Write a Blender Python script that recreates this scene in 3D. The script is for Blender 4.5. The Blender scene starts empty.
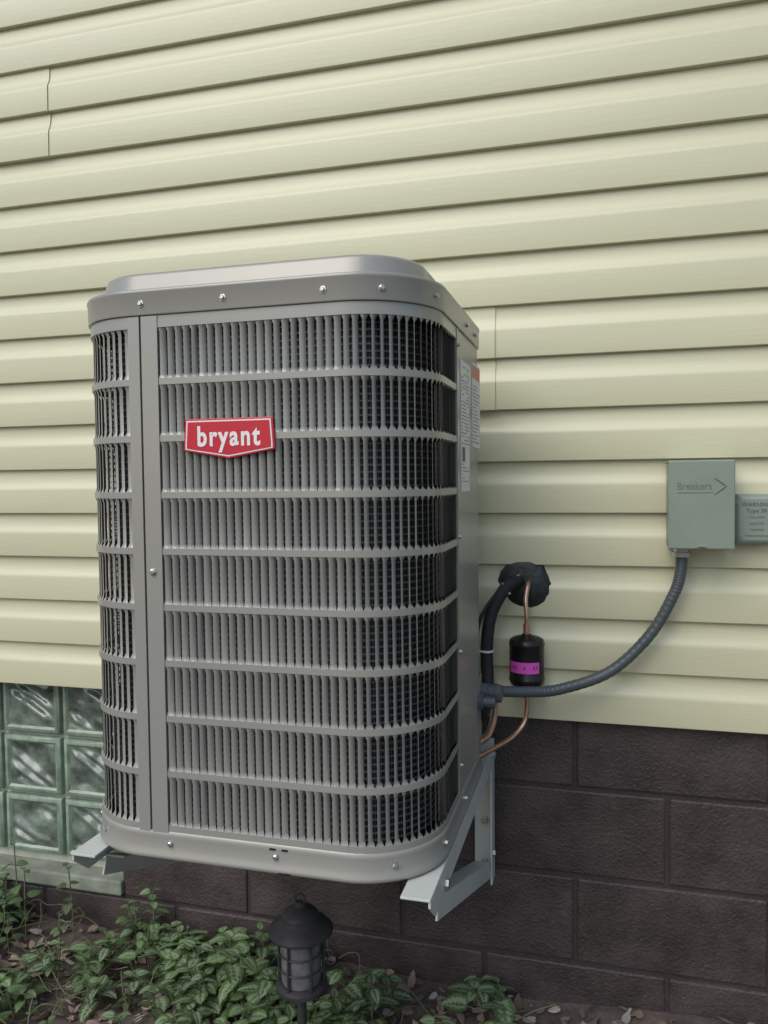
import bpy, bmesh, math, random
from mathutils import Vector, Matrix, noise
random.seed(7)
sc = bpy.context.scene
COL = sc.collection

# ------------------------------------------------------------ helpers
def empty(name, loc=(0, 0, 0)):
    e = bpy.data.objects.new(name, None); e.location = loc
    e.empty_display_size = 0.1
    COL.objects.link(e); return e

def mesh_obj(name, verts, faces, mat=None, parent=None, smooth=None, uvs=None, cols=None):
    me = bpy.data.meshes.new(name)
    me.from_pydata([tuple(v) for v in verts], [], faces)
    me.update()
    if uvs is not None:
        l = me.uv_layers.new(name='UVMap')
        for p in me.polygons:
            for li in p.loop_indices:
                l.data[li].uv = uvs[me.loops[li].vertex_index]
    if cols is not None:
        a = me.color_attributes.new(name='Tint', type='FLOAT_COLOR', domain='POINT')
        for i, c in enumerate(cols):
            a.data[i].color = (c[0], c[1], c[2], 1)
    if smooth is not None:
        for p in me.polygons: p.use_smooth = True
        me.set_sharp_from_angle(angle=math.radians(smooth))
    ob = bpy.data.objects.new(name, me)
    COL.objects.link(ob)
    if mat:
        me.materials.append(mat)
    if parent: ob.parent = parent
    return ob

class MB:
    def __init__(s): s.v = []; s.f = []
    def add(s, v, f):
        o = len(s.v); s.v += [tuple(p) for p in v]; s.f += [tuple(i + o for i in q) for q in f]
    def box(s, x0, x1, y0, y1, z0, z1):
        v = [(x0,y0,z0),(x1,y0,z0),(x1,y1,z0),(x0,y1,z0),(x0,y0,z1),(x1,y0,z1),(x1,y1,z1),(x0,y1,z1)]
        s.add(v, [(0,3,2,1),(4,5,6,7),(0,1,5,4),(1,2,6,5),(2,3,7,6),(3,0,4,7)])
    def rings(s, rings, closed=True, cap0=False, cap1=False):
        n = len(rings[0]); v = [p for r in rings for p in r]; f = []
        for i in range(len(rings) - 1):
            for j in range(n if closed else n - 1):
                k = (j + 1) % n
                f.append((i*n + j, i*n + k, (i+1)*n + k, (i+1)*n + j))
        if cap0: f.append(tuple(range(n - 1, -1, -1)))
        if cap1: f.append(tuple(range((len(rings)-1)*n, len(rings)*n)))
        s.add(v, f)
    def tube(s, pts, r, n=10, cap=True):
        pts = [Vector(p) for p in pts]; rs = r if isinstance(r, (list, tuple)) else [r]*len(pts)
        up = None; R = []
        for i, p in enumerate(pts):
            a = pts[max(i-1, 0)]; b = pts[min(i+1, len(pts)-1)]
            d = (b - a).normalized()
            if up is None:
                up = d.orthogonal().normalized()
            up = (up - d*up.dot(d)).normalized()
            sd = d.cross(up)
            R.append([p + (up*math.cos(t) + sd*math.sin(t))*rs[i] for t in [2*math.pi*k/n for k in range(n)]])
        s.rings(R, True, cap, cap)
    def revolve(s, prof, n=24, c=(0,0,0), axis='Z', cap=True, rot=0):
        R = []
        for r, h in prof:
            ring = []
            for k in range(n):
                t = 2*math.pi*k/n + rot; a, b = r*math.cos(t), r*math.sin(t)
                if axis == 'Z': q = (c[0]+a, c[1]+b, c[2]+h)
                elif axis == 'Y': q = (c[0]+a, c[1]-h, c[2]+b)
                else: q = (c[0]+h, c[1]+a, c[2]+b)
                ring.append(q)
            R.append(ring)
        s.rings(R, True, cap, cap)
    def obj(s, name, mat, parent=None, smooth=None, bevel=0, **k):
        o = mesh_obj(name, s.v, s.f, mat, parent, smooth, **k)
        bm = bmesh.new(); bm.from_mesh(o.data)
        bmesh.ops.recalc_face_normals(bm, faces=bm.faces); bm.to_mesh(o.data); bm.free()
        if bevel:
            m = o.modifiers.new('bevel', 'BEVEL'); m.width = bevel; m.segments = 2; m.limit_method = 'ANGLE'
            m.harden_normals = False
        return o

def spline(P, n=10):
    P = [Vector(p) for p in P]; Q = [P[0]*2 - P[1]] + P + [P[-1]*2 - P[-2]]; out = []
    for i in range(1, len(Q) - 2):
        a, b, c, d = Q[i-1:i+3]
        for k in range(n):
            t = k/n
            out.append(0.5*((2*b) + (c-a)*t + (2*a-5*b+4*c-d)*t*t + (-a+3*b-3*c+d)*t**3))
    out.append(P[-1]); return out

# ------------------------------------------------------------ materials
def mat(name, col, rough=0.5, metal=0.0, var=0.0, vscale=8, bump=0.0, bscale=60, stretch=(1,1,1), spec=0.5, col2=None, rvar=0.0):
    m = bpy.data.materials.new(name); m.use_nodes = True
    nt = m.node_tree; N = nt.nodes; L = nt.links; b = N['Principled BSDF']
    b.inputs['Base Color'].default_value = (*col, 1); b.inputs['Roughness'].default_value = rough
    b.inputs['Metallic'].default_value = metal; b.inputs['Specular IOR Level'].default_value = spec
    tc = N.new('ShaderNodeTexCoord'); mp = N.new('ShaderNodeMapping'); mp.inputs['Scale'].default_value = stretch
    L.new(tc.outputs['Object'], mp.inputs['Vector'])
    if var or col2:
        no = N.new('ShaderNodeTexNoise'); no.inputs['Scale'].default_value = vscale; no.inputs['Detail'].default_value = 6
        no.inputs['Roughness'].default_value = 0.65
        L.new(mp.outputs[0], no.inputs['Vector'])
        cr = N.new('ShaderNodeValToRGB'); L.new(no.outputs['Fac'], cr.inputs['Fac'])
        c2 = col2 or tuple(c*(1+var) for c in col); c1 = col if col2 else tuple(c*(1-var) for c in col)
        cr.color_ramp.elements[0].position = 0.3; cr.color_ramp.elements[1].position = 0.7
        cr.color_ramp.elements[0].color = (*c1, 1); cr.color_ramp.elements[1].color = (*c2, 1)
        L.new(cr.outputs['Color'], b.inputs['Base Color'])
        if rvar:
            mr = N.new('ShaderNodeMapRange'); L.new(no.outputs['Fac'], mr.inputs['Value'])
            mr.inputs['From Min'].default_value = .3; mr.inputs['From Max'].default_value = .7
            mr.inputs['To Min'].default_value = rough - rvar; mr.inputs['To Max'].default_value = rough + rvar
            L.new(mr.outputs[0], b.inputs['Roughness'])
    if bump:
        n2 = N.new('ShaderNodeTexNoise'); n2.inputs['Scale'].default_value = bscale; n2.inputs['Detail'].default_value = 5
        L.new(mp.outputs[0], n2.inputs['Vector'])
        bp = N.new('ShaderNodeBump'); bp.inputs['Strength'].default_value = bump; bp.inputs['Distance'].default_value = 0.003
        L.new(n2.outputs['Fac'], bp.inputs['Height']); L.new(bp.outputs[0], b.inputs['Normal'])
    return m

M_siding = mat('vinyl_siding', (0.605, 0.595, 0.405), 0.32, var=0.045, vscale=1.6, bump=0.10, bscale=34, stretch=(0.5, 4, 5), rvar=0.05)
M_block = mat('painted_block', (0.055, 0.042, 0.040), 0.5, var=0.40, vscale=9, bump=1.0, bscale=150, rvar=0.10)
M_mortar = mat('painted_mortar', (0.042, 0.031, 0.030), 0.65, var=0.2, bump=0.6, bscale=120)
M_ac = mat('ac_painted_steel', (0.315, 0.312, 0.280), 0.27, metal=0.15, var=0.04, vscale=3, bump=0.03, bscale=300)
M_acd = mat('ac_dark_inner', (0.008, 0.008, 0.009), 0.6)
M_fin = mat('coil_fins', (0.09, 0.09, 0.095), 0.4, metal=0.3)
M_zinc = mat('galvanised_screw', (0.55, 0.55, 0.53), 0.3, metal=0.9)
M_brk = mat('bracket_powdercoat', (0.50, 0.53, 0.49), 0.45, var=0.06)
M_red = mat('badge_red', (0.52, 0.010, 0.035), 0.3)
M_white = mat('badge_white', (0.78, 0.77, 0.74), 0.4)
M_label = mat('label_paper', (0.70, 0.71, 0.69), 0.55)
M_ink = mat('label_ink', (0.10, 0.10, 0.11), 0.6)
M_orange = mat('label_orange', (0.60, 0.16, 0.08), 0.5)
M_box = mat('disconnect_grey_green', (0.235, 0.285, 0.235), 0.42, var=0.06, vscale=12)
M_conduit = mat('conduit_grey', (0.075, 0.092, 0.098), 0.38, var=0.1)
M_copper = mat('copper', (0.62, 0.38, 0.27), 0.33, metal=0.85, var=0.25, vscale=40)
M_foam = mat('black_foam', (0.014, 0.014, 0.016), 0.7, bump=0.3, bscale=200)
M_seal = mat('duct_sealant', (0.020, 0.026, 0.026), 0.5, var=.3, vscale=30, bump=0.4, bscale=90)
M_drier = mat('drier_black', (0.010, 0.010, 0.011), 0.28)
M_pink = mat('pink_label', (0.75, 0.10, 0.55), 0.5)
M_lamp = mat('lantern_black', (0.034, 0.033, 0.036), 0.5, var=0.3, vscale=30)
M_conc = mat('concrete_sill', (0.22, 0.24, 0.19), 0.85, var=0.35, vscale=12, bump=0.5)
M_gmort = mat('glass_block_mortar', (0.40, 0.43, 0.35), 0.8, var=0.2, vscale=20, bump=0.4)
M_grim = mat('glass_block_rim', (0.22, 0.29, 0.22), 0.12, var=0.35, vscale=25)
M_soil = mat('soil', (0.105, 0.082, 0.068), 0.95, var=0.45, vscale=14, bump=1.0, bscale=90)

M_glass = mat('glass_block_glass', (0.022, 0.032, 0.028), 0.06, col2=(0.23, 0.29, 0.235), vscale=13, stretch=(1, 1, 1.3), spec=.8)
M_lglass = mat('lantern_glass', (0.14, 0.14, 0.14), 0.15, var=0.4, vscale=30)

def leaf_mat(name, varieg):
    m = bpy.data.materials.new(name); m.use_nodes = True
    nt = m.node_tree; N = nt.nodes; L = nt.links; b = N['Principled BSDF']
    b.inputs['Roughness'].default_value = 0.5 if varieg else 0.8
    at = N.new('ShaderNodeAttribute'); at.attribute_name = 'Tint'
    out = at.outputs['Color']
    uv = N.new('ShaderNodeUVMap'); uv.uv_map = 'UVMap'
    sp = N.new('ShaderNodeSeparateXYZ'); L.new(uv.outputs[0], sp.inputs[0])
    ab = N.new('ShaderNodeMath'); ab.operation = 'ABSOLUTE'; L.new(sp.outputs['X'], ab.inputs[0])
    if varieg:
        tc = N.new('ShaderNodeTexCoord')
        no = N.new('ShaderNodeTexNoise'); no.inputs['Scale'].default_value = 70; no.inputs['Detail'].default_value = 3
        L.new(tc.outputs['Object'], no.inputs['Vector'])
        ad = N.new('ShaderNodeMath'); ad.operation = 'MULTIPLY_ADD'; ad.inputs[1].default_value = 0.55
        L.new(no.outputs['Fac'], ad.inputs[0]); L.new(ab.outputs[0], ad.inputs[2])
        wv = N.new('ShaderNodeMath'); wv.operation = 'MULTIPLY_ADD'; wv.inputs[1].default_value = -0.45
        L.new(ab.outputs[0], wv.inputs[0]); L.new(sp.outputs['Y'], wv.inputs[2])
        sn = N.new('ShaderNodeMath'); sn.operation = 'MULTIPLY'; sn.inputs[1].default_value = 38; L.new(wv.outputs[0], sn.inputs[0])
        si = N.new('ShaderNodeMath'); si.operation = 'SINE'; L.new(sn.outputs[0], si.inputs[0])
        s2 = N.new('ShaderNodeMath'); s2.operation = 'MULTIPLY_ADD'; s2.inputs[1].default_value = 0.10
        L.new(si.outputs[0], s2.inputs[0]); L.new(ad.outputs[0], s2.inputs[2])
        cr = N.new('ShaderNodeValToRGB'); L.new(s2.outputs[0], cr.inputs['Fac'])
        e = cr.color_ramp.elements
        e[0].position = 0.36; e[0].color = (0, 0, 0, 1); e[1].position = 0.46; e[1].color = (1, 1, 1, 1)
        k = e.new(0.80); k.color = (1, 1, 1, 1); k = e.new(0.90); k.color = (0, 0, 0, 1)
        m2 = N.new('ShaderNodeMath'); m2.operation = 'MULTIPLY'; L.new(cr.outputs['Color'], m2.inputs[0]); m2.inputs[1].default_value = varieg
        mx = N.new('ShaderNodeMix'); mx.data_type = 'RGBA'
        L.new(m2.outputs[0], mx.inputs[0]); L.new(at.outputs['Color'], mx.inputs[6]); mx.inputs[7].default_value = (0.38, 0.46, 0.33, 1)
        out = mx.outputs[2]
    L.new(out, b.inputs['Base Color'])
    tr = N.new('ShaderNodeBsdfTranslucent'); L.new(out, tr.inputs['Color'])
    ms = N.new('ShaderNodeMixShader'); ms.inputs[0].default_value = 0.25 if varieg else 0.0
    L.new(b.outputs[0], ms.inputs[1]); L.new(tr.outputs[0], ms.inputs[2])
    L.new(ms.outputs[0], N['Material Output'].inputs['Surface'])
    return m
M_leaf = leaf_mat('variegated_leaf', 0.6)
M_leaf2 = leaf_mat('green_leaf', 0.15)
M_dead = leaf_mat('dead_leaf', 0)
M_stem = mat('plant_stem', (0.13, 0.14, 0.07), 0.7)

# ------------------------------------------------------------ house
house = empty('house')
PITCH = 0.1157; Z0 = 0.66; NC = 24; XA, XB = -4.0, 2.6
prof = [(0.004, 0.000), (-0.0120, 0.000), (-0.0138, 0.0012), (-0.0142, 0.0035), (-0.0135, 0.060), (-0.0130, 0.0645),
        (-0.0110, 0.0690), (-0.0078, 0.0750), (-0.0050, 0.0830), (-0.0032, 0.0920), (-0.0024, 0.1030), (-0.0018, PITCH + 0.002)]
seams = {6: [-1.379], 3: [-0.229], 0: [], 10: [-0.6]}
sid = MB()
for k in range(NC//2):
    sm = seams.get(k, [])
    segs = []; a = XA
    for s_ in sm: segs.append((a, s_, 0.0030)); a = s_
    segs.append((a, XB, 0.0))
    for (a, b_, off) in segs:
        for c in (0, 1):
            zc = Z0 + (2*k + c)*PITCH
            n = max(2, int((b_ - a)/0.08)); rings = []
            for i in range(n + 1):
                x = a + (b_ - a)*i/n
                w = noise.noise(Vector((x*1.3, zc*5.1, 0)))*0.0018; wz = noise.noise(Vector((x*0.9, zc*7.7, 5)))*0.0014
                o2 = off*max(0, 1 - (b_ - x)/.6)
                ring = []
                for (y, z) in prof:
                    ring.append((x, y - o2 + w*(1 if y < -0.003 else 0.3), zc + z + wz - o2*.2))
                rings.append(ring)
            sid.rings(rings, closed=False)
            if off:
                r0 = rings[-1]; sid.add(r0 + [(p[0]-0.0005, p[1] + 0.004, p[2]) for p in r0], [(i, i+1, i+1+len(r0), i+len(r0)) for i in range(1, len(r0)-1)])
sid.obj('siding', M_siding, house, smooth=32)
WX0, WX1 = -2.43, -1.238
core = MB(); core.box(XA, XB, 0.07, 0.35, Z0 - 0.02, Z0 + NC*PITCH)
core.box(WX1, XB, 0.07, 0.35, -0.3, Z0 - 0.02); core.box(XA, WX0, 0.07, 0.35, -0.3, Z0 - 0.02); core.box(WX0, WX1, 0.07, 0.35, -0.3, 0.108)
core.box(WX0, WX1, 0.16, 0.35, 0.108, Z0 - 0.02)
core.obj('wall_core', M_mortar, house)
mo = MB()
mo.box(WX1, XB, 0.0225, 0.0695, -0.2, 0.70); mo.box(XA, WX0, 0.0225, 0.0695, -0.2, 0.70); mo.box(WX0, WX1, 0.0225, 0.0695, -0.2, 0.09)
mo.obj('mortar', M_mortar, house)
bl = MB(); g = 0.0045
rows = [(0.497, 0.700, -0.058), (0.294, 0.497, 0.140), (0.091, 0.294, -0.058), (-0.112, 0.091, 0.140)]
for (a, b_, j) in rows:
    x = j - 0.406*10
    while x < XB:
        x0, x1 = max(x + g, XA), min(x + 0.406 - g, XB)
        if a > 0.05:
            if x0 < WX0 < x1: x1 = WX0 - .005
            if x0 < WX1 < x1: x0 = WX1 + .005
            skip = x0 > WX0 and x1 < WX1
        else: skip = False
        if x1 - x0 > 0.03 and not skip:
            d = random.uniform(-0.0012, 0.0012)
            bl.box(x0, x1, 0.018 + d, 0.065, a + g, b_ - g)
        x += 0.406
bl.obj('block_foundation', M_block, house, bevel=0.005)
gm = MB(); gr = MB(); gf = MB()
gm.box(WX0 + .001, WX1 - .001, 0.065, 0.155, 0.13, 0.655)
PX, PZ = 0.196, 0.170
for i in range(6):
    for j in range(3):
        x0 = -1.245 - (i+1)*PX + 0.005; x1 = x0 + PX - 0.010
        z0 = 0.160 + j*PZ + 0.005; z1 = z0 + PZ - 0.010
        z1 = min(z1, 0.668)
        rim = []
        for (ins, y) in [(0, 0.07), (0, 0.052), (0.003, 0.048), (0.013, 0.046), (0.019, 0.051)]:
            rim.append([(x0+ins, y, z0+ins), (x1-ins, y, z0+ins), (x1-ins, y, z1-ins), (x0+ins, y, z1-ins)])
        gr.rings(rim)
        a0, a1, c0, c1 = x0+.018, x1-.018, z0+.018, z1-.018; n = 30; R = []
        ph = random.uniform(0, 6); sg = random.choice((.7, 1.0))
        for q in range(n+1):
            r = []
            for p in range(n+1):
                x = a0 + (a1-a0)*p/n; z = c0 + (c1-c0)*q/n
                e = min(p, n-p, q, n-q)/n; e = min(1, e*6)
                w = math.sin((x*0.8*sg + z*1.2)*75 + ph + 2.6*math.sin(z*42 + x*26 + ph*2)) 
                w += 1.1*noise.noise(Vector((x*26, z*26, ph)))
                r.append((x, 0.051 - e*0.0060*w, z))
            R.append(r)
        gf.rings(R, closed=False)
win = empty('glass_block_window'); win.parent = house
gm.obj('window_mortar', M_gmort, win); gr.obj('block_rims', M_grim, win, smooth=50); gf.obj('block_faces', M_glass, win, smooth=80)
sl = MB(); sl.box(WX0 - .003, WX1 + .003, 0.006, 0.157, 0.098, 0.138); sl.obj('window_sill', M_conc, win, bevel=0.005)

# ------------------------------------------------------------ air conditioner
ac = empty('air_conditioner_unit')
XL, XR, YF, YB = -0.846, -0.240, -0.695, -0.165
RF, RB = 0.13, 0.05; ZB = 0.600
W = XR - XL; D = YB - YF
def loop(inset, z):
    pts = []
    rf = max(RF - inset, 0.02); rb = max(RB - inset, 0.015)
    def arc(cx, cy, r, a0, n):
        for k in range(n + 1):
            t = math.radians(a0 + 90*k/n); pts.append((cx + r*math.cos(t), cy + r*math.sin(t), z))
    x0, x1, y0, y1 = XL+inset, XR-inset, YF+inset, YB-inset
    arc(x0+rf, y0+rf, rf, 180, 18); arc(x1-rf, y0+rf, rf, 270, 18)
    arc(x1-rb, y1-rb, rb, 0, 6); arc(x0+rb, y1-rb, rb, 90, 6)
    return pts
L1 = D - RF - RB; A = RF*math.pi/2; F = W - 2*RF; STOT = L1 + A + F + A + L1
def P(s, ins=0.0):
    if s < L1: p, n = (XL, YB - RB - s), (-1, 0)
    elif s < L1 + A:
        t = math.pi + (s - L1)/RF; n = (math.cos(t), math.sin(t)); p = (XL+RF+RF*n[0], YF+RF+RF*n[1])
    elif s < L1 + A + F: p, n = (XL + RF + (s - L1 - A), YF), (0, -1)
    elif s < L1 + 2*A + F:
        t = 1.5*math.pi + (s - L1 - A - F)/RF; n = (math.cos(t), math.sin(t)); p = (XR-RF+RF*n[0], YF+RF+RF*n[1])
    else: p, n = (XR, YF + RF + (s - L1 - 2*A - F)), (1, 0)
    return Vector((p[0] - n[0]*ins, p[1] - n[1]*ins, 0)), Vector((n[0], n[1], 0))
def strip(mb, s0, s1, i0, i1, z0, z1, step=0.012):
    n = max(2, int((s1 - s0)/step)); R = []
    for k in range(n + 1):
        s = s0 + (s1-s0)*k/n
        a, _ = P(s, i0); b, _ = P(s, i1)
        R.append([(a.x, a.y, z0), (a.x, a.y, z1), (b.x, b.y, z1), (b.x, b.y, z0)])
    mb.rings(R, True, True, True)
SX = lambda x: L1 + A + (x - (XL + RF))
sL0, sL1 = 0.03, SX(-0.7155)
sF0, sF1 = SX(-0.664), L1 + 2*A + F + 0.115
sSeam = SX(-0.694)
LZ0, LZ1 = 0.650, 1.446
NB = 9; BH = (LZ1 - LZ0)/NB; RIB = 0.0100
ribs = MB(); sl_ = MB()
for pi_, (s0, s1) in enumerate(((sL0, sL1), (sF0, sF1))):
    for b in range(NB + 1):
        z = LZ0 + b*BH
        strip(ribs, s0, s1, -0.0012, 0.0008, z - RIB/2, z + RIB/2)
    ns = int(round((s1 - s0)/0.0135)); pt = (s1 - s0)/ns
    for k in range(ns):
        s = s0 + (k + 0.5)*pt
        p, n = P(s); t = Vector((-n.y, n.x, 0))
        ja = random.uniform(-8, 8)
        wm = 1.0 if pi_ else .80
        for b in range(NB):
            za, zb = LZ0 + b*BH + RIB/2, LZ0 + (b+1)*BH - RIB/2
            R = []
            ang = math.radians((43 if pi_ else -16) + ja + random.uniform(-5, 5))
            for (z, f, w) in ((za - .001, 0.0, .0064), (za + .0025, .45, .0058*wm), (za + .007, 1, .0051*wm), (zb - .007, 1, .0051*wm), (zb - .0025, .45, .0058*wm), (zb + .001, 0, .0064)):
                a = ang*f
                d = t*math.cos(a) - n*math.sin(a)
                nn = n*math.cos(a) + t*math.sin(a)
                c = p - n*0.0034*f
                R.append([(c + d*u*w + nn*h) + Vector((0, 0, z)) for (u, h) in ((-1, -.0004), (-.55, .0004), (0, .0007), (.55, .0004), (1, -.0004), (0, -0.0002))])
            sl_.rings(R, True)
ribs.obj('louver_ribs', M_ac, ac, smooth=40)
sl_.obj('louver_slats', M_ac, ac, smooth=50)
ZL = 1.460
pan = MB()
strip(pan, sL1, sSeam - 0.0018, -0.0025, 0.004, LZ0 - .008, ZL - .001)
strip(pan, sSeam + 0.0018, sF0, -0.0025, 0.004, LZ0 - .008, ZL - .001)
strip(pan, sF1, sF1 + 0.012, -0.0022, 0.004, LZ0 - .008, ZL - .001)
strip(pan, sF1 + 0.014, STOT, -0.0005, 0.004, LZ0 - .008, ZL - .001)
strip(pan, 0, sL0, -0.001, 0.004, LZ0 - .008, ZL - .001)
strip(pan, sF0, sF1, -0.0008, 0.004, 1.449, ZL - .0005)
strip(pan, sL0, sL1, -0.0008, 0.004, 1.449, ZL - .0005)
pan.box(XL + 0.04, XR - 0.04, YB - 0.003, YB, LZ0 - .008, ZL - .001)
for (cx, a0) in ((XR - RB, 0), (XL + RB, 90)):
    R = []
    for k in range(9):
        t = math.radians(a0 + 90*k/8)
        R.append([(cx + r*math.cos(t), YB - RB + r*math.sin(t), z) for (r, z) in ((RB+.0004, .642), (RB+.0004, ZL-.001), (RB-.003, ZL-.001), (RB-.003, .642))])
    pan.rings(R, True, True, True)
pan.obj('cabinet_panels', M_ac, ac, smooth=40)
dk = MB(); strip(dk, sSeam - .006, sSeam + .006, 0.0045, 0.008, LZ0, 1.45)
dk.rings([loop(0.036, .61), loop(0.036, 1.458)], True, True, True)
dk.obj('dark_core', M_acd, ac, smooth=60)
co = MB(); z = .655
while z < 1.445:
    strip(co, 0.0, STOT, 0.019, 0.021, z, z + .0026, step=0.02); z += 0.0105
co.obj('coil_tubes', M_fin, ac, smooth=60)
cf = MB(); s = 0.0
while s < STOT:
    p, n = P(s, .024); t = Vector((-n.y, n.x, 0))*.0006
    cf.add([(p.x-t.x, p.y-t.y, .65), (p.x+t.x, p.y+t.y, .65), (p.x+t.x, p.y+t.y, 1.447), (p.x-t.x, p.y-t.y, 1.447)], [(0,1,2,3)])
    s += 0.0065
cf.obj('coil_fins', M_fin, ac)
lid = MB()
lid.rings([loop(i, z) for (i, z) in ((.03, ZL), (-.001, ZL), (-.0040, ZL + .001), (-.0046, ZL + .003), (-.0046, 1.4925), (-.0058, 1.4950), (-.0058, 1.4985), (-.0045, 1.5005), (-.002, 1.5013), (.019, 1.5030),
    (.0205, 1.5040), (.0212, 1.5065), (.0255, 1.5285), (.0270, 1.5320), (.0300, 1.5345), (.0340, 1.5352), (.055, 1.5358), (.085, 1.5358), (.088, 1.531), (.088, 1.505))])
lid.obj('top_cover', M_ac, ac, smooth=42)
fb = MB(); fb.rings([loop(.086, 1.507), loop(.086, 1.509)], True, True, True); fb.obj('fan_well', M_acd, ac)
fg = MB(); cx, cy = (XL+XR)/2, (YF+YB)/2
for r in [0.03 + .016*i for i in range(10)]:
    fg.tube([(cx + r*math.cos(t), cy + r*math.sin(t), 1.532) for t in [2*math.pi*k/40 for k in range(41)]], .0014, 5)
for k in range(16):
    t = 2*math.pi*k/16; fg.tube([(cx + .02*math.cos(t), cy + .02*math.sin(t), 1.529), (cx + .185*math.cos(t), cy + .185*math.sin(t), 1.529)], .0016, 5)
fg.obj('fan_guard', M_acd, ac)
bp = MB()
bp.rings([loop(i, z) for (i, z) in ((.02, .602), (.004, .600), (-.004, .601), (-.0065, .604), (-.0065, .608), (-.004, .612), (-.003, .636), (-.0035, .642), (-.001, .6455), (.01, .646))], True, True, False)
bp.obj('base_pan', M_ac, ac, smooth=45)
scw = MB()
def screw(s, z, ins=-0.004, r=.0048):
    p, n = P(s, ins); a = Vector((-n.y, n.x, 0)); u = Vector((0, 0, 1)); c = p + Vector((0, 0, z)); R = []
    for (rr, h) in ((r*1.35, 0), (r*1.35, .0012), (r, .0014), (r, .0038), (r*.7, .0046)):
        R.append([c + n*h + (a*math.cos(t) + u*math.sin(t))*rr for t in [math.pi/3*k for k in range(6)]])
    scw.rings(R, True, False, True)
for x in (-0.69, -0.55, -0.39): screw(SX(x), 1.478, -.0046, .0040)
for ss in (L1+.02, L1 + 2*A + F - .14, L1 + 2*A+F - .04, L1 + 2*A + F + .2, L1+2*A+F+.30): screw(ss, 1.478, -.0046, .0038)
for x in (-0.66, -0.48): screw(SX(x), .627, -.0035, .004)
for ss in (L1 + .05, L1 + .12, L1 + 2*A + F - .13, L1 + 2*A+F-.02, L1 + 2*A + F + .16): screw(ss, .626, -.0035, .004)
screw(SX(-0.680), 1.06, -.0025)
for z in (.70, .9, 1.1, 1.43): screw(sF1 + .006, z, -.0022, .003)
scw.obj('screws', M_zinc, ac, smooth=30)
ns_ = MB()
for x in (-.49, -.470): ns_.box(x, x + .010, YF - .0042, YF - .0032, .637, .640)
ns_.box(-.475, -.455, YF - .0075, YF - .006, .6015, .6045)
ns_.obj('drain_slots', M_acd, ac)
bx, bz = -0.5445, 1.268
def badge(mb, sx, sz, y0, y1):
    o = [(-.073, .029), (.073, .029), (.0755, -.012), (.0755, -.0195), (0, -.0325), (-.0755, -.0195), (-.0755, -.012)]
    R = [[(bx + x*sx, y, bz + z*sz) for (x, z) in o] for y in (y0, y1)]
    mb.rings(R, True, True, True)
b1 = MB(); badge(b1, 1, 1, YF - .002, YF - .0055); b1.obj('badge_rim', M_red, ac, bevel=.0012)
b2 = MB(); badge(b2, .955, .90, YF - .0050, YF - .0061); b2.obj('badge_border', M_white, ac)
b3 = MB(); badge(b3, .925, .83, YF - .0056, YF - .0066); b3.obj('badge_field', M_red, ac)
def text(body, size, loc, mat_, parent, name, extrude=.0005, rot=(math.pi/2, 0, 0), off=0.0, space=1.0, sx=1.0):
    cu = bpy.data.curves.new(name, 'FONT'); cu.body = body; cu.size = size; cu.align_x = 'CENTER'; cu.align_y = 'CENTER'
    cu.extrude = extrude; cu.offset = off; cu.space_character = space
    o = bpy.data.objects.new(name + '_tmp', cu); COL.objects.link(o)
    dg = bpy.context.evaluated_depsgraph_get(); me = bpy.data.meshes.new_from_object(o.evaluated_get(dg))
    bpy.data.objects.remove(o)
    ob = bpy.data.objects.new(name, me); COL.objects.link(ob); me.materials.clear(); me.materials.append(mat_)
    ob.location = loc; ob.rotation_euler = rot; ob.scale = (sx, 1, 1); ob.parent = parent; return ob
text('bryant', .042, (bx, YF - .0068, bz + .0005), M_white, ac, 'badge_lettering', off=.0012, space=1.2, sx=.80)
lb = MB(); lb.box(XR + .0007, XR + .0016, -.410, -.318, 1.178, 1.412); lb.obj('rating_label', M_label, ac)
lb = MB(); lb.box(XR + .0007, XR + .0016, -.282, -.185, 1.262, 1.425); lb.obj('warning_label', M_label, ac)
ik = MB(); z = 1.40
while z > 1.19:
    y = -.404
    while y < -.330:
        w = random.uniform(.006, .02)
        if not (1.23 < z < 1.26) and random.random() < .75: ik.box(XR + .0017, XR + .0020, y, min(y + w, -.323), z, z + .0016)
        y += w + .006
    z -= .0062
ik.box(XR + .0017, XR + .0020, -.400, -.372, 1.232, 1.258)
z = 1.38
while z > 1.27:
    ik.box(XR + .0017, XR + .0020, -.276, random.uniform(-.24, -.192), z, z + .0014); z -= .0068
ik.obj('label_print', M_ink, ac)
og = MB(); og.box(XR + .0017, XR + .0020, -.279, -.188, 1.395, 1.420); og.obj('warning_band', M_orange, ac)
vp = MB(); vp.box(XR + .0006, XR + .0022, -.280, -.190, .655, .80); vp.obj('valve_plate', M_ac, ac, bevel=.001)
vv = MB(); vv.revolve([(.016, 0), (.016, .012), (.011, .013), (.011, .035), (.008, .036)], 12, (XR, -.235, .755), 'X')
vv.obj('service_valve', M_conduit, ac, smooth=30)

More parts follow.
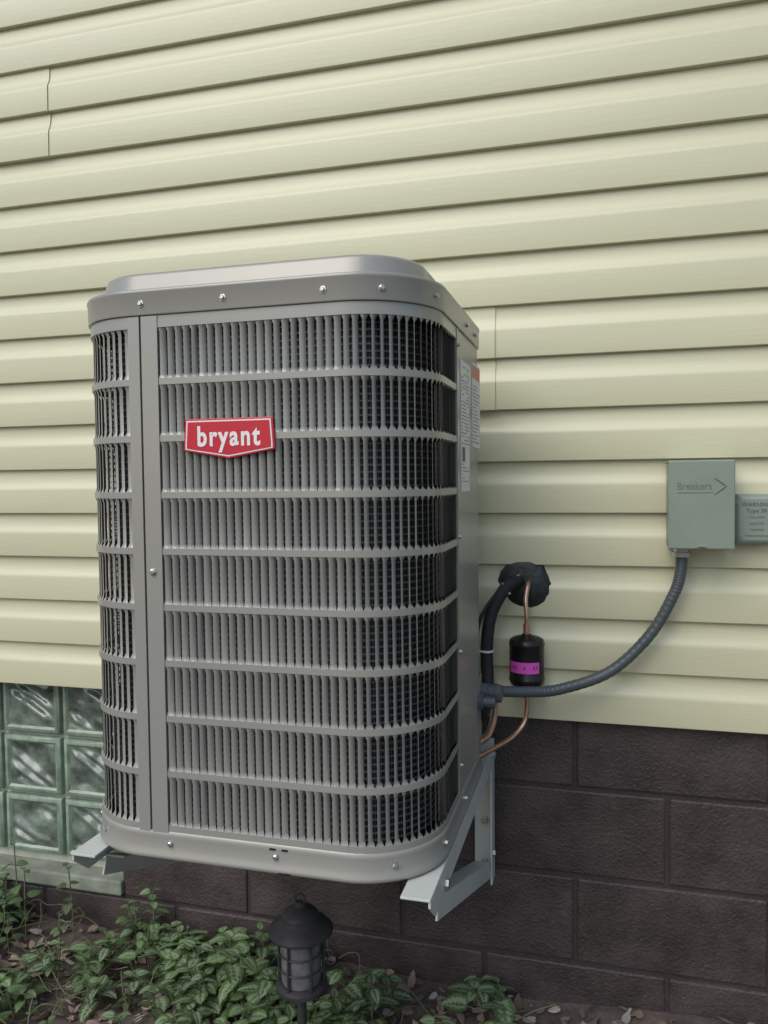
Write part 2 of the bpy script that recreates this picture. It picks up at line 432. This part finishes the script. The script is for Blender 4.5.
# ------------------------------------------------------------ brackets
def bracket(name, x, side):
    e = empty(name); w = 0.045*side; t = .004; m = MB()
    def bx_(a, b, *r): m.box(min(a, b), max(a, b), *r)
    yf = -0.712; zt = ZB - .0015
    bx_(x, x + w, yf, -0.022, zt - t, zt)
    xx0, xx1 = min(x, x + t*side), max(x, x + t*side)
    pts = [(yf + .002, zt - t), (yf + .002, zt - .014), (yf + .040, zt - .045), (-.0225, zt - .045), (-.0225, zt - t)]
    m.rings([[(q, y, z) for (y, z) in pts] for q in (xx0, xx1)], True, True, True)
    bx_(x, x + w, -0.0195, -0.0155, .290, zt + .012); bx_(x, x + t*side, -0.060, -0.0200, .290, zt - .046)
    a = Vector((0, yf + .085, zt - .040)); b = Vector((0, -.045, .335)); d = (b - a).normalized(); n = Vector((0, d.z, -d.y))
    if n.z < 0: n = -n
    xi = x + (t + .001)*side
    for (h0, h1, xa, xb) in ((0, -.034, xi, xi + t*side), (0, -t, xi + t*side, xi + .036*side)):
        R = []
        for q in (a, b):
            c0 = q + n*h0; c1 = q + n*h1
            R.append([(xa, c0.y, c0.z), (xb, c0.y, c0.z), (xb, c1.y, c1.z), (xa, c1.y, c1.z)])
        m.rings(R, True, True, True)
    m.obj('angle_iron', M_brk, e, bevel=.001)
    s = MB()
    for z in (.32, .42, .57): s.revolve([(.011, .0), (.011, .0015), (.0075, .0017), (.0075, .007)], 6, (x + w*.5, -.0196, z), 'Y')
    for (y, z) in ((yf + .11, zt - .03), (-.035, zt - .02), (-.05, .36)): s.revolve([(.009, 0), (.009, .006)], 6, (x - (0.0005 if side > 0 else -0.0005) - (.006 if side > 0 else 0), y, z), 'X')
    s.obj('bolts', M_zinc, e, smooth=30)
bracket('wall_mount_bracket', -0.236, -1)
bracket('wall_mount_bracket.001', -0.835, 1)

# ------------------------------------------------------------ disconnect box
db = empty('electrical_disconnect_box')
m = MB(); m.box(.133, .254, -.090, -.0140, 1.056, 1.226); m.obj('enclosure', M_box, db, bevel=.003)
m = MB(); m.box(.131, .256, -.1005, -.0915, 1.054, 1.233); m.box(.131, .256, -.0910, -.0145, 1.2275, 1.2335); m.obj('cover', M_box, db, bevel=.0025)
m = MB(); m.box(.185, .203, -.1030, -.1007, 1.056, 1.062); m.obj('hasp', M_box, db, bevel=.001)
m = MB(); m.box(.187, .201, -.1036, -.1031, 1.0575, 1.0600); m.obj('hasp_slot', M_ink, db)
M_emb = mat('embossed_grey', (0.15, 0.185, 0.155), 0.5)
text('Breakers', .0215, (.180, -.1009, 1.181), M_emb, db, 'embossed_lettering', extrude=.0004, sx=.86)
ch = MB()
for (a, b) in (((.218, 1.197), (.239, 1.181)), ((.239, 1.181), (.218, 1.165))):
    ch.tube([(a[0], -.1008, a[1]), (b[0], -.1008, b[1])], .0014, 6)
ch.tube([(.148, -.1008, 1.168), (.216, -.1008, 1.168)], .0007, 6)
ch.obj('embossed_chevron', M_emb, db)
oc = empty('outlet_cover')
def octo(y, i):
    x0, x1, z0, z1, c = .262 + i, .345 - i, 1.060 + i, 1.163 - i, .014
    return [(x0, y, z0+c), (x0+c*.4, y, z0), (x1-c, y, z0), (x1, y, z0+c), (x1, y, z1-c), (x1-c, y, z1), (x0+c*.4, y, z1), (x0, y, z1-c)]
m = MB(); m.rings([octo(-.0135, 0), octo(-.045, 0), octo(-.052, .006), octo(-.054, .010)], True, True, True)
m.box(.2565, .263, -.04, -.0146, 1.09, 1.13)
m.obj('cover_body', M_box, oc, bevel=.0015)
for i, tline in enumerate(('WARNING', 'Type 3R', 'Use with', 'plug fully', 'inserted', 'wet locations')):
    text(tline, .0115 if i < 2 else .0080, (.3035, -.0545, 1.142 - .0125*i), M_ink if i < 2 else M_emb, oc, 'raised_text_%d' % i, extrude=.0003)

# ------------------------------------------------------------ conduit
cd = empty('electrical_conduit'); XC = -.249
pts = spline([(XC + .02, -.165, .762), (-.205, -.138, .752), (-.150, -.110, .747), (-.085, -.090, .751), (.017, -.065, .788), (.098, -.052, .867), (.145, -.05, .953), (.159, -.05, 1.000), (.161, -.05, 1.036)], 30)
rr = [.0114 + .0006*(1 if (i % 4) < 2 else 0) for i in range(len(pts))]
m = MB(); m.tube(pts, rr, 14); m.obj('corrugated_tube', M_conduit, cd, smooth=60)
m = MB(); m.revolve([(.013, 0), (.019, 0), (.019, .010), (.016, .011), (.016, .021)], 8, (.161, -.05, 1.034), 'Z')
m.obj('connector', M_zinc, cd, smooth=30)
m = MB(); m.revolve([(.020, -.008), (.020, .008), (.017, .009), (.017, .022), (.0185, .023), (.0185, .034), (.014, .036)], 12, (XR + .009, -.195, .762), 'X')
m.tube([(XR + .035, -.193, .762), (XC + .035, -.165, .762)], .014, 10)
m.obj('connector_elbow', M_conduit, cd, smooth=30)

# ------------------------------------------------------------ refrigerant lines
rl = empty('refrigerant_line')
hx, hz = -.169, .9625
m = MB(); m.tube(spline([(hx - .005, .01, hz), (hx - .012, -.035, hz + .010), (-.205, -.062, hz - .005), (-.232, -.082, .905), (-.240, -.095, .84), (-.238, -.105, .78), (-.232, -.14, .735), (XR + .003, -.20, .715)], 12), .0135, 14)
m.obj('suction_line_insulation', M_foam, rl, smooth=60)
m = MB(); m.tube(spline([(hx + .012, .01, hz + .004), (hx + .014, -.045, hz + .006), (hx + .010, -.066, hz - .025), (-.1565, -.072, .905), (-.1565, -.072, .866)], 10), .0052, 10)
m.tube([(-.1565, -.072, .885), (-.1565, -.072, .862)], .0075, 10)
m.tube([(-.1565, -.072, .742), (-.1565, -.072, .722)], .0075, 10)
m.tube(spline([(-.1565, -.072, .740), (-.1565, -.073, .700), (-.163, -.080, .668), (-.185, -.105, .645), (-.210, -.15, .638), (XR, -.23, .640)], 10), .0052, 10)
m.tube(spline([(-.225, -.11, .735), (-.220, -.14, .700), (-.226, -.18, .672), (XR, -.23, .668)], 8), .008, 10)
m.tube(spline([(-.224, -.075, .925), (-.200, -.06, .955), (hx - .01, -.035, hz + .022), (hx, .0, hz + .02)], 8), .0035, 8)
m.obj('copper_tube', M_copper, rl, smooth=60)
m = MB()
for (p, r, ax) in (((-.2015, -.058, hz - .003), .0155, 0), ((-.2405, -.097, .828), .0155, 1)):
    if ax: m.tube([(p[0], p[1], p[2] - .002), (p[0], p[1], p[2] + .002)], r, 14)
    else: m.tube([(p[0] - .0015, p[1], p[2] - .001), (p[0] + .0015, p[1], p[2] + .001)], r, 14)
m.tube([(-.245, -.112, .828), (-.252, -.125, .832)], .0015, 6)
m.obj('cable_ties', M_white, rl)
m = MB(); m.tube(spline([(hx - .02, .0, hz + .014), (-.200, -.052, hz + .012), (-.252, -.098, .90), (-.262, -.10, .80), (-.245, -.12, .74)], 10), .004, 8)
m.obj('control_cable', M_foam, rl, smooth=60)
fd = empty('filter_drier')
m = MB(); m.revolve([(.010, .742), (.014, .745), (.030, .750), (.0365, .757), (.0375, .762), (.0385, .764), (.0385, .769), (.0375, .771), (.0375, .838), (.0385, .840), (.0385, .845), (.0375, .847), (.036, .852), (.028, .857), (.013, .860), (.009, .864)], 28, (-.1565, -.072, 0))
m.obj('drier_shell', M_drier, fd, smooth=40)
m = MB(); R = []
for k in range(13):
    t = math.radians(-150 + k*9); R.append([(-.1565 + r*math.cos(t), -.072 + r*math.sin(t), z) for (r, z) in ((.0378, .784), (.0378, .808), (.0381, .808), (.0381, .784))])
m.rings(R, True, True, True); m.obj('drier_label', M_pink, fd, smooth=40)
m = MB()
for k in (1, 2, 5, 8, 9):
    t = math.radians(-145 + k*10); m.add([(-.1565 + .0383*math.cos(t + q), -.072 + .0383*math.sin(t + q), z) for (q, z) in ((0, .793), (.10, .793), (.10, .800), (0, .800))], [(0,1,2,3)])
m.obj('drier_label_print', M_ink, fd)
bm = bmesh.new(); bmesh.ops.create_icosphere(bm, subdivisions=5, radius=1)
for v in bm.verts:
    n = noise.noise(v.co*1.3)*.14 + noise.noise(v.co*3.5)*.07 + noise.noise(v.co*9)*.02
    v.co = v.co*(1 + n)
    v.co = Vector((hx + .004 + v.co.x*.059, -.006 + v.co.y*.020, hz + .001 + v.co.z*.054))
me = bpy.data.meshes.new('pipe_wall_sealant'); bm.to_mesh(me); bm.free()
for p in me.polygons: p.use_smooth = True
me.materials.append(M_seal); COL.objects.link(bpy.data.objects.new('pipe_wall_sealant', me))

# ------------------------------------------------------------ path light
pl = empty('path_light'); lx, ly = -.563, -.395; c = (lx, ly, 0)
m = MB()
m.revolve([(.060, .327), (.063, .330), (.063, .334), (.056, .341), (.040, .352), (.036, .356), (.036, .362), (.030, .369), (.016, .376), (.011, .379), (.011, .383), (.007, .387)], 24, c)
m.tube([(lx + .010*math.cos(t), ly, .392 + .010*math.sin(t)) for t in [2*math.pi*k/20 for k in range(21)]], .0022, 6)
m.revolve([(.046, .216), (.050, .219), (.050, .226), (.044, .231), (.040, .233)], 24, c)
m.revolve([(.046, .322), (.046, .328)], 24, c)
m.revolve([(.010, .195), (.022, .203), (.034, .211), (.046, .216)], 24, c)
m.revolve([(.0095, .02), (.0095, .196)], 12, c); m.revolve([(.004, -.1), (.014, .02)], 8, c)
for k in range(6):
    t = 2*math.pi*k/6 + .3; x, y = lx + .043*math.cos(t), ly + .043*math.sin(t)
    m.tube([(x, y, .228), (x, y, .325)], .0028, 6)
for z in (.262, .292):
    m.tube([(lx + .043*math.cos(t), ly + .043*math.sin(t), z) for t in [2*math.pi*k/24 for k in range(25)]], .0016, 6)
m.obj('lantern_frame', M_lamp, pl, smooth=35)
m = MB(); m.revolve([(.037, .232), (.039, .24), (.039, .322)], 24, c); m.obj('lantern_glass', M_lglass, pl, smooth=40)

# ------------------------------------------------------------ ground
def gz(x, y):
    k = math.exp(-((y + .3)**2 + (max(0, abs(x+.6)-1.5))**2)*.5)
    return (noise.noise(Vector((x*2.1, y*2.1, 0)))*.025 + noise.noise(Vector((x*9, y*9, 3)))*.008)*k
xs = [-80, -40, -20, -10, -6, -4] + [-3 + .05*i for i in range(101)] + [3, 6, 10, 20, 40, 80]
ys = [-80, -40, -20, -10, -6, -4, -3, -2.4] + [-1.9 + .05*i for i in range(41)] + [1, 4, 10, 20, 40, 80]
v = [(x, y, gz(x, y)) for y in ys for x in xs]; n = len(xs)
f = [(j*n+i, j*n+i+1, (j+1)*n+i+1, (j+1)*n+i) for j in range(len(ys)-1) for i in range(n-1)]
mesh_obj('ground', v, f, M_soil, smooth=80)

class Leaves:
    def __init__(s): s.v = []; s.f = []; s.uv = []; s.c = []
    T = [0, .06, .18, .30, .42, .54, .66, .78, .90, 1.0]
    Wd = [.10, .34, .42, .47, .42, .42, .31, .27, .13, .0]
    def leaf(s, pos, yaw, pitch, roll, size, col, curl=.25, fold=.25, width=1.0):
        M = Matrix.Translation(pos) @ Matrix.Rotation(yaw, 4, 'Z') @ Matrix.Rotation(pitch, 4, 'X') @ Matrix.Rotation(roll, 4, 'Y')
        o = len(s.v)
        for t, w in zip(s.T, s.Wd):
            for u in (-1, -.55, 0, .55, 1):
                x = u*w*width; z = abs(x)*fold - x*x*.5*fold*2 - curl*t*t + (.02*math.sin(t*30) if abs(u) > .6 else 0)
                y = t - (.08 if abs(u) > .9 and t < .1 else 0) 
                s.v.append(tuple(M @ Vector((x*size, y*size, z*size)))); s.uv.append((u*.98, t)); s.c.append(col)
        for i in range(len(s.T) - 1):
            for j in range(4):
                a = o + i*5 + j; s.f.append((a, a+1, a+6, a+5))
A_ = Leaves(); B_ = Leaves(); stems = MB()
def rosette(x, y, h, size, kind, lean=(0, 0)):
    z0 = gz(x, y); L = A_ if kind else B_
    base = Vector((x, y, z0)); top = base + Vector((lean[0], lean[1], h))
    midp = (base + top)/2 + Vector((random.uniform(-.01, .01), random.uniform(-.01, .01), .01))
    stems.tube([base, midp, top], .0016, 4, False)
    yaw = random.uniform(0, 6.28); lv = random.choice((2, 3, 3, 4)); br = random.uniform(.65, 1.3)
    for k in range(lv):
        q = k/(lv); p = top - Vector((0, 0, h*.75*q)) if k else top
        sz = size*(.55 + .6*q)*random.uniform(.85, 1.15)
        for d in (0, math.pi):
            ya = yaw + d + random.uniform(-.3, .3)
            g = random.uniform(.8, 1.2)*br
            col = (.095*g, .170*g, .050*g) if kind else (.075*g, .128*g, .042*g)
            off = Vector((-math.sin(ya), math.cos(ya), .25))*sz*.3
            pp = p + off; stems.tube([p, pp], .0009, 3, False)
            if pp.y > -.004 - .0: pp.y = -.004
            L.leaf(pp, ya, random.uniform(-.25, .45) - .15*q, random.uniform(-.35, .35), sz, col, random.uniform(.1, .4), random.uniform(.1, .5))
        yaw += math.pi/2 + random.uniform(-.2, .2)
def dens(x, y):
    d = noise.noise(Vector((x*4.1, y*5, 9)))*1.1 + .55
    if x < -.80 and y < -.30: d *= .45
    if x > -.55: d *= .30
    if x > -.38: d *= .22
    if y < -.5: d *= .4
    return d
cnt = 0
while cnt < 350:
    x, y = random.uniform(-2.5, -.2), -.02 - abs(random.gauss(0, .20))
    if y < -1.0 or random.random() > dens(x, y): continue
    if abs(x - lx) < .05 and abs(y - ly) < .06: continue
    h = random.uniform(.03, .11)*(1.4 if x < -1.1 and y > -.2 else 1)
    kind = random.random() < (.75 if x > -1.05 else .3)
    rosette(x, y, h, random.uniform(.038, .062) if kind else random.uniform(.018, .042), kind, (random.uniform(-.03, .03), random.uniform(-.04, .01)))
    cnt += 1
for (x, y, h, s_) in ((-.25, -.12, .10, .058), (-.22, -.16, .07, .05), (-.70, -.24, .12, .064), (-.78, -.20, .13, .066), (-.84, -.17, .15, .062), (-.66, -.2, .10, .062), (-.48, -.22, .13, .06),
                      (-.50, -.16, .11, .06), (-.90, -.22, .10, .055), (-.74, -.30, .09, .062), (-.46, -.12, .09, .05), (-1.35, -.04, .2, .03), (-1.5, -.05, .24, .035), (-1.6, -.05, .25, .035), (-1.45, -.1, .2, .035), (-1.55, -.12, .2, .035)):
    rosette(x, y, h, s_, x > -1.0, (random.uniform(-.02, .02), -.01))
gp = empty('ground_cover_plants')
mesh_obj('variegated_leaves', A_.v, A_.f, M_leaf, gp, 80, A_.uv, A_.c)
mesh_obj('green_leaves', B_.v, B_.f, M_leaf2, gp, 80, B_.uv, B_.c)
stems.obj('stems', M_stem, gp, smooth=80)
rn = MB()
for i in range(130):
    x, y = random.uniform(-2.3, -.3), -random.uniform(.03, .6); a = random.uniform(0, 6.28); P_ = []
    for k in range(6):
        P_.append((x, min(y, -.01), gz(x, y) + .014 + random.uniform(0, .05))); a += random.uniform(-.5, .5); x += .05*math.cos(a); y += .05*math.sin(a)
    rn.tube(spline(P_, 4), .0013, 4)
rn.obj('runners', M_stem, gp, smooth=80)
D_ = Leaves()
for i in range(3600):
    x, y = random.uniform(-2.3, .9), -random.uniform(.0, .9)
    g = random.uniform(.5, 1.5); c0 = random.choice(((.23, .165, .125), (.29, .22, .17), (.16, .12, .095), (.32, .28, .25), (.12, .088, .075)))
    D_.leaf(Vector((x, y, gz(x, y) + random.uniform(.003, .016))), random.uniform(0, 6.28), random.uniform(-.35, .35), random.choice((0, math.pi)) + random.uniform(-.5, .5),
            random.uniform(.010, .038), tuple(q*g for q in c0), random.uniform(-.3, .4), random.uniform(-.4, .8), random.uniform(.3, 1.0))
mesh_obj('leaf_litter', D_.v, D_.f, M_dead, None, 80, D_.uv, D_.c)

# ------------------------------------------------------------ light
w = bpy.data.worlds.new('World'); sc.world = w; w.use_nodes = True
nt = w.node_tree; bg = nt.nodes['Background']; sky = nt.nodes.new('ShaderNodeTexSky')
sky.sky_type = 'NISHITA'; sky.sun_disc = False
EL, AZ = math.radians(46), math.radians(205)
sky.sun_elevation = EL; sky.sun_rotation = AZ; sky.air_density = 1.3; sky.dust_density = 2.5; sky.ozone_density = 3.0
nt.links.new(sky.outputs[0], bg.inputs[0]); bg.inputs[1].default_value = 0.15
sd = bpy.data.lights.new('sun', 'SUN'); sd.energy = 1.45; sd.angle = math.radians(50); sd.color = (1, .96, .92)
so = bpy.data.objects.new('sun', sd); COL.objects.link(so)
dirv = Vector((math.sin(AZ)*math.cos(EL), math.cos(AZ)*math.cos(EL), math.sin(EL)))
so.rotation_euler = dirv.to_track_quat('Z', 'Y').to_euler(); so.location = (0, -5, 6)

# ------------------------------------------------------------ camera
cam = bpy.data.cameras.new('camera'); co_ = bpy.data.objects.new('camera', cam); COL.objects.link(co_)
cam.sensor_fit = 'VERTICAL'; cam.sensor_height = 36; cam.lens = 36*790/1024; cam.clip_end = 500; cam.clip_start = .02
R = Matrix.Rotation(math.radians(15.4), 4, 'Z') @ Matrix.Rotation(math.radians(90 - 2.3), 4, 'X') @ Matrix.Rotation(math.radians(-0.66), 4, 'Z')
co_.matrix_world = Matrix.Translation((0, -1.795, 1.2)) @ R
sc.camera = co_
sc.view_settings.view_transform = 'Standard'; sc.view_settings.look = 'None'; sc.view_settings.exposure = 0
